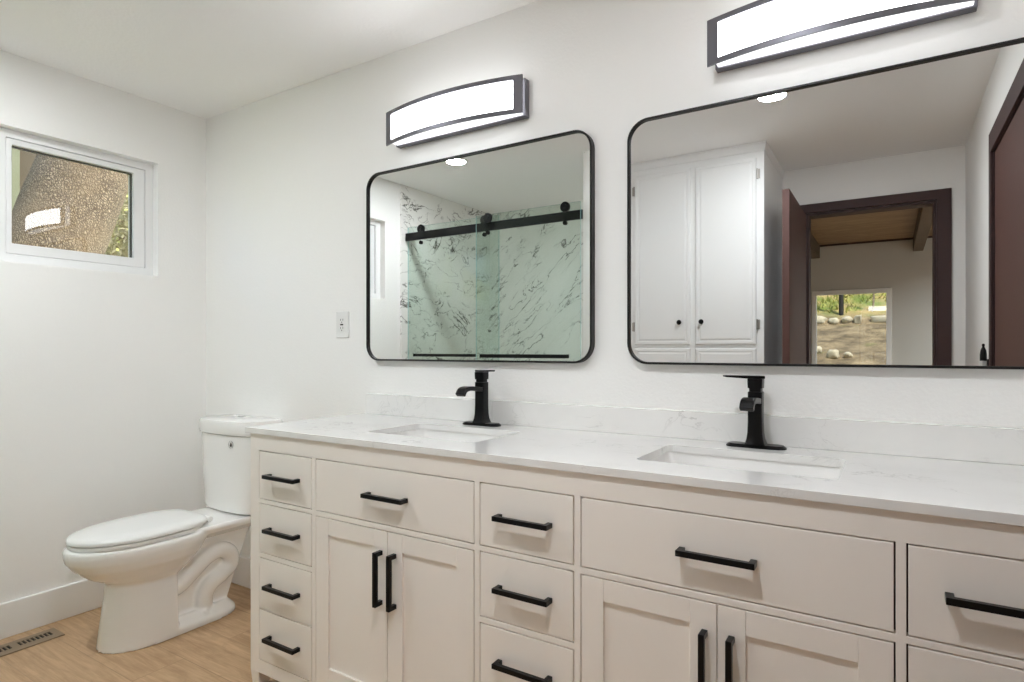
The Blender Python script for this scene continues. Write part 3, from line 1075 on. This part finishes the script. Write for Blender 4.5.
def raised_door(x0, x1, z0, z1):
    b = BM()
    y = CF + 0.0005
    def R_(i, d):
        return [(x0 + i, y + d, z0 + i), (x1 - i, y + d, z0 + i), (x1 - i, y + d, z1 - i), (x0 + i, y + d, z1 - i)]
    loft(b, [R_(0, 0), R_(0, 0.010), R_(0.005, 0.0150), R_(0.019, 0.0155), R_(0.022, 0.013), R_(0.027, 0.013), R_(0.036, 0.0165), R_(0.040, 0.0165)])
    return b


def cab_door(x0, x1, z0, z1, knob, hinge_x, hz, side):
    dd = mk('door', raised_door(x0, x1, z0, z1), M['linen'], r)
    if knob:
        b = BM()
        kx, kz = knob
        cyl(b, (kx, CF + 0.016, kz), 0.006, 0.014, 'y', 16)
        cyl(b, (kx, CF + 0.030, kz), 0.012, 0.006, 'y', 20, r2=0.0155)
        cyl(b, (kx, CF + 0.036, kz), 0.0155, 0.006, 'y', 20, r2=0.010)
        o = mk('knob', b, M['black'], dd, smooth=True)
        o['label'] = 'round black knob'
    for z in hz:
        b = BM()
        cyl(b, (hinge_x, CF + 0.009, z - 0.03), 0.005, 0.06, 'z', 12)
        box(b, hinge_x - 0.014 if side < 0 else hinge_x - 0.002, hinge_x + 0.002 if side < 0 else hinge_x + 0.014, CF + 0.0006, CF + 0.005, z - 0.028, z + 0.028)
        o = mk('hinge', b, M['nickel'], dd, smooth=True)
        o['label'] = 'small metal hinge'


cab_door(1.640, 2.000, 1.203, 2.300, (1.937, 1.342), 1.634, (1.32, 2.205), -1)
cab_door(2.033, 2.386, 1.203, 2.300, (2.073, 1.343), 2.392, (1.32, 2.205), 1)
cab_door(1.640, 2.000, 0.12, 1.180, (1.937, 1.02), 1.634, (0.25, 1.05), -1)
cab_door(2.033, 2.386, 0.12, 1.180, (2.073, 1.02), 2.392, (0.25, 1.05), 1)

# ------------------------------------------------------------------ sliding shower door (in the mirror)
r = thing('shower_door', 'frameless sliding glass shower door with black top rail reflected in the left mirror', 'shower door', (0.73, -1.6, 0.1))
mk('rail', bx(0.013, 1.4545, -1.572, -1.560, 1.974, 2.032), M['black'], r, bevel=0.001)
b = BM()
mk('threshold_guide', bx(0.013, 1.442, -1.61, -1.535, 0.1005, 0.112), M['black'], r, bevel=0.001)


def panel(x0, x1, y, z1, edge_left, edge_right):
    b = BM()
    box(b, x0, x1, y - 0.004, y + 0.004, 0.114, z1)
    for f in b.faces:
        n = f.calc_center_median()
        if abs(n.x - x0) < 1e-4 or abs(n.x - x1) < 1e-4 or abs(n.z - z1) < 1e-4:
            f.material_index = 1
    bmesh.ops.recalc_face_normals(b, faces=b.faces)
    o = mk('glass_panel', b, [M['shower_glass'], M['glass_edge']], r)
    o['label'] = 'greenish clear tempered glass panel'
    return o


pa = panel(0.015, 0.826, -1.588, 2.078, 1, 1)
pb = panel(0.668, 1.453, -1.545, 2.078, 1, 1)
for (x, par, yg) in ((0.150, pa, -1.584), (0.715, pa, -1.584), (0.772, pb, -1.541), (1.352, pb, -1.541)):
    b = BM()
    cyl(b, (x, yg + 0.0005, 2.054), 0.032, 0.014, 'y', 28)
    cyl(b, (x, yg + 0.0145, 2.058), 0.012, 0.006, 'y', 16)
    mk('roller', b, M['black'], par, smooth=True)
    b = BM()
    cyl(b, (x, yg + 0.0005, 1.955), 0.014, 0.014, 'y', 20)
    mk('stop', b, M['black'], par, smooth=True)
for x0, x1, par, yg in ((0.105, 0.64, pa, -1.5845), (0.73, 1.375, pb, -1.5415)):
    b = BM()
    s = 0.02
    P = [(x0, 0.0), (x0, 0.045), (x1, 0.045), (x1, 0.0), (x1 - 0.025, 0.0), (x1 - 0.025, 0.033), (x0 + 0.025, 0.033), (x0 + 0.025, 0.0)]
    rv = [[b.verts.new((x, yg + y + 0.0005, z)) for x, y in P] for z in (1.118 if par is pb else 1.122, 1.142)]
    for i in range(8):
        b.faces.new((rv[0][i], rv[0][(i + 1) % 8], rv[1][(i + 1) % 8], rv[1][i]))
    for q in rv:
        for ids in ((0, 1, 6, 7), (1, 2, 5, 6), (2, 3, 4, 5)):
            b.faces.new([q[i] for i in ids])
    bmesh.ops.recalc_face_normals(b, faces=b.faces)
    o = mk('towel_bar', b, M['black'], par, bevel=0.001)

# ------------------------------------------------------------------ small dispenser on the right wall
r = thing('wall_dispenser', 'small black bottle-shaped object with pale base on the wall beside the brown door', 'dispenser', (3.405, -1.615, 1.052))
dc = (3.405, -1.615)
mk('bracket', bx(3.418, 3.4295, -1.63, -1.60, 1.06, 1.13), M['black'], r, bevel=0.001)
b = BM()
loft(b, [[(dc[0] + q * math.cos(2 * PI * k / 20), dc[1] + q * math.sin(2 * PI * k / 20), z) for k in range(20)] for z, q in ((1.122, 0.0130), (1.15, 0.0130), (1.17, 0.0105), (1.183, 0.005), (1.186, 0.004), (1.188, 0.0055), (1.196, 0.0055), (1.199, 0.003))])
mk('bottle', b, M['black'], r, smooth=True)
b = BM()
loft(b, [[(dc[0] + q * math.cos(2 * PI * k / 20), dc[1] + q * math.sin(2 * PI * k / 20), z) for k in range(20)] for z, q in ((1.06, 0.011), (1.065, 0.0125), (1.1219, 0.0128))])
mk('cup', b, M['label'], r, smooth=True)

# ------------------------------------------------------------------ outside the left window
b = BM()
gx = [-14 + 13.8 * i / 40 for i in range(41)]
gy = [-10 + 24 * i / 50 for i in range(51)]
vv = [[b.verts.new((x, y, -0.12 + max(0, -4.8 - x) * 0.72 + 0.12 * noise.noise((x * 0.7, y * 0.7, 0)) * min(1, max(0, -x - 1.5)))) for y in gy] for x in gx]
for i in range(40):
    for j in range(50):
        b.faces.new((vv[i][j], vv[i + 1][j], vv[i + 1][j + 1], vv[i][j + 1]))
struct('ground_outside', b, M['grass'], smooth=True)

r = thing('tree', 'large leaning tree trunk with rough bark outside the window', 'tree', (-1.05, -0.70, -0.12))
b = BM()
pts = []
for i in range(61):
    z = -0.3 + 5.6 * i / 60
    cy = -0.836 + 0.32 * z
    pts.append(Vector((-1.05 - 0.02 * z, cy, z)))
rings = []
for p in pts:
    rad = 0.248 + 0.12 * math.exp(-(p.z + 0.3) * 2.2) - 0.012 * max(0, p.z - 2) + 0.0
    ring = []
    for k in range(64):
        a = 2 * PI * k / 64
        q = 1 + 0.05 * noise.noise((math.cos(a) * 1.2, math.sin(a) * 1.2, p.z * 0.9)) + 0.03 * noise.noise((math.cos(a) * 7, math.sin(a) * 7, p.z * 5))
        ring.append((p.x + rad * q * math.cos(a), p.y + rad * q * math.sin(a), p.z))
    rings.append(ring)
loft(b, rings)
mk('trunk', b, M['bark'], r, smooth=True, angle=80)


def leaf_cloud(b, c, rad, n, size):
    for _ in range(n):
        d = Vector((random.gauss(0, 1), random.gauss(0, 1), random.gauss(0, 1)))
        d.normalize()
        q = Vector(c) + Vector((d.x * rad[0], d.y * rad[1], d.z * rad[2])) * random.random() ** 0.45
        u = Vector((random.gauss(0, 1), random.gauss(0, 1), random.gauss(0, 1))).normalized()
        w_ = u.orthogonal().normalized()
        s = size * random.uniform(0.6, 1.3)
        b.faces.new([b.verts.new(q + u * a * s + w_ * c_ * s) for a, c_ in ((-1, 0), (-0.2, 0.42), (1, 0), (-0.2, -0.42))])


shr = [((-3.4, 1.5, -0.1), 0.8, 1.3, 'yellow-green leafy bush showing past the right of the trunk outside the window'),
       ((-6.4, 2.9, 1.0), 1.5, 1.7, 'taller pale bush farther back beyond the trunk outside the window')]
for (x, y, z), rw, hz, lab in shr:
    r = thing('shrub', lab, 'bush', (x, y, z), 'bushes outside the left window')
    b = BM()
    for k in range(6):
        a = 2 * PI * k / 6
        tube(b, catmull([(x, y, z), (x + 0.1 * math.cos(a), y + 0.1 * math.sin(a), z + hz * 0.5), (x + rw * 0.6 * math.cos(a), y + rw * 0.6 * math.sin(a), z + hz * 1.5)], 5), 0.02, 6)
    mk('stem', b, M['bark'], r)
    b = BM()
    leaf_cloud(b, (x, y, z + hz * 1.25), (rw, rw, hz * 1.1), 9000, 0.036)
    o = mk('foliage', b, M['leaf'], r)
    o['kind'] = 'stuff'

# neighbouring shed with a pale green window trim
r = thing('shed', 'brown shed wall with pale green window trim at the far left behind the trunk', 'shed', (-3.3, -0.8, -0.12))
mk('wall', slab('x', -2.4, 0.55, -0.12, 3.6, -3.5, -3.32, [(-1.0, 0.235, 1.3, 3.1)]), M['siding'], r)
fr = mk('window_trim', slab('x', -1.08, 0.29, 1.22, 3.18, -3.32, -3.27, [(-1.0, 0.232, 1.3, 3.1)]), M['pale_green'], r, bevel=0.004)
mk('muntin', bx(-3.38, -3.34, -1.0, 0.2345, 2.40, 2.44), M['pale_green'], fr)
mk('pane', bx(-3.42, -3.41, -1.0, 0.2345, 1.301, 3.099), M['shower_glass'], fr)
mk('back_wall', bx(-4.6, -4.5, -2.4, 0.55, -0.12, 3.6), M['siding'], r)
mk('roof', bx(-4.8, -3.2, -2.6, 0.75, 3.6, 3.72), M['siding'], r)

# ------------------------------------------------------------------ hillside beyond the far window
def hill_z(x, y):
    d = -y
    if d < 7.4:
        z = 0.55
    elif d < 12:
        z = 0.55 + (d - 7.4) * 0.255
    else:
        z = 1.78 + (d - 12) * 0.42
    return z + 0.05 * noise.noise((x * 1.1, y * 1.1, 3)) + 0.03 * noise.noise((x * 4, y * 4, 1))


b = BM()
nx, ny = 70, 90
vv = [[b.verts.new((-4 + 12 * i / nx, -6.9 - 17 * (j / ny), hill_z(-4 + 12 * i / nx, -6.9 - 17 * (j / ny)) - (0.9 if j == 0 else 0))) for j in range(ny + 1)] for i in range(nx + 1)]
for i in range(nx):
    for j in range(ny):
        b.faces.new((vv[i][j], vv[i + 1][j], vv[i + 1][j + 1], vv[i][j + 1]))
bmesh.ops.recalc_face_normals(b, faces=b.faces)
struct('ground_hillside', b, M['hill'], smooth=True)

b = BM()
for _ in range(5200):
    x, y = random.uniform(0.2, 4.6), random.uniform(-17.5, -12.3)
    if noise.noise((x * 0.9, y * 0.9, 5)) < -0.12 or (abs(x - 2.75) < 0.3 and -12.85 < y):
        continue
    z = hill_z(x, y) - 0.01
    a = random.uniform(0, PI)
    hh = random.uniform(0.05, 0.16)
    w_ = random.uniform(0.012, 0.03)
    dx, dy = math.cos(a) * w_, math.sin(a) * w_
    lx_, ly_ = random.gauss(0, 0.06), random.gauss(0, 0.06)
    b.faces.new([b.verts.new(p) for p in ((x - dx, y - dy, z), (x + dx, y + dy, z), (x + lx_, y + ly_, z + hh))])
o = mk('hill_grass', b, M['weed'])
tag(o, 'green weeds growing on the slope above the row of stones', 'grass', kind='stuff')


def stone(loc, s, label, group, pw=0.8):
    b = BM()
    bmesh.ops.create_icosphere(b, subdivisions=3, radius=1)
    off = random.uniform(0, 100)
    for v_ in b.verts:
        c = v_.co.copy()
        k = 1 + 0.28 * noise.noise(c * 1.1 + Vector((off, 0, 0))) + 0.12 * noise.noise(c * 3 + Vector((0, off, 0)))
        v_.co = Vector((math.copysign(abs(c.x) ** pw, c.x) * s[0], math.copysign(abs(c.y) ** pw, c.y) * s[1], math.copysign(abs(c.z) ** pw, c.z) * s[2])) * k
    o = mk('stone', b, M['stone'], smooth=True, angle=60)
    o.location = loc
    o.rotation_euler = (0, 0, random.uniform(-0.25, 0.25))
    tag(o, label, 'stone', group)


row = [(1.80, 0.15, 0.085, 'low pale stone at the left end of the stone row on the slope'),
       (2.08, 0.09, 0.075, 'small stone just left of the dark post in the stone row'), (2.31, 0.095, 0.08, 'tan stone just right of the dark post in the stone row'),
       (2.505, 0.06, 0.10, 'upright stone touching the long pale slab in the stone row'), (3.02, 0.32, 0.07, 'long flat pale slab at the right of the stone row')]
for x, sx, sz, lab in row:
    y = -11.95
    stone((x, y, hill_z(x, y) + sz * 0.55), (sx, 0.14, sz), lab, 'stones in the row on the slope', 0.45 if 'slab' in lab else 0.8)
for x, y, sx, sz, lab in ((1.98, -9.6, 0.09, 0.07, 'loose pale rock leftmost of the three below the stone row'), (2.25, -9.3, 0.09, 0.085, 'largest loose pale rock in the middle of the three below the stone row'), (2.47, -9.35, 0.06, 0.055, 'small loose rock rightmost of the three below the stone row')):
    stone((x, y, hill_z(x, y) + sz * 0.5), (sx, 0.09, sz), lab, 'loose rocks on the bare slope')
b = BM()
zz = hill_z(2.19, -12.25)
cyl(b, (2.19, -12.25, zz - 0.1), 0.045, 1.7, 'z', 12, r2=0.04)
o = mk('fence_post', b, M['iron'], smooth=True)
tag(o, 'dark upright post behind the row of stones on the slope', 'post')
r = thing('sapling', 'thin bare sapling on the weedy slope right of the dark post', 'sapling', (2.74, -12.45, hill_z(2.74, -12.45)))
b = BM()
zz = hill_z(2.74, -12.45)
tube(b, catmull([(2.74, -12.45, zz - 0.05), (2.76, -12.45, zz + 0.4), (2.73, -12.45, zz + 0.9), (2.79, -12.45, zz + 1.5)], 6), 0.018, 8)
mk('trunk', b, M['bark'], r, smooth=True)
b = BM()
for k, z in enumerate((0.5, 0.75, 1.0, 1.2)):
    s = 1 if k % 2 else -1
    tube(b, catmull([(2.75, -12.45, zz + z), (2.75 + s * 0.1, -12.43, zz + z + 0.15), (2.75 + s * 0.2, -12.45, zz + z + 0.32)], 4), 0.007, 6)
mk('branch', b, M['bark'], r, smooth=True)
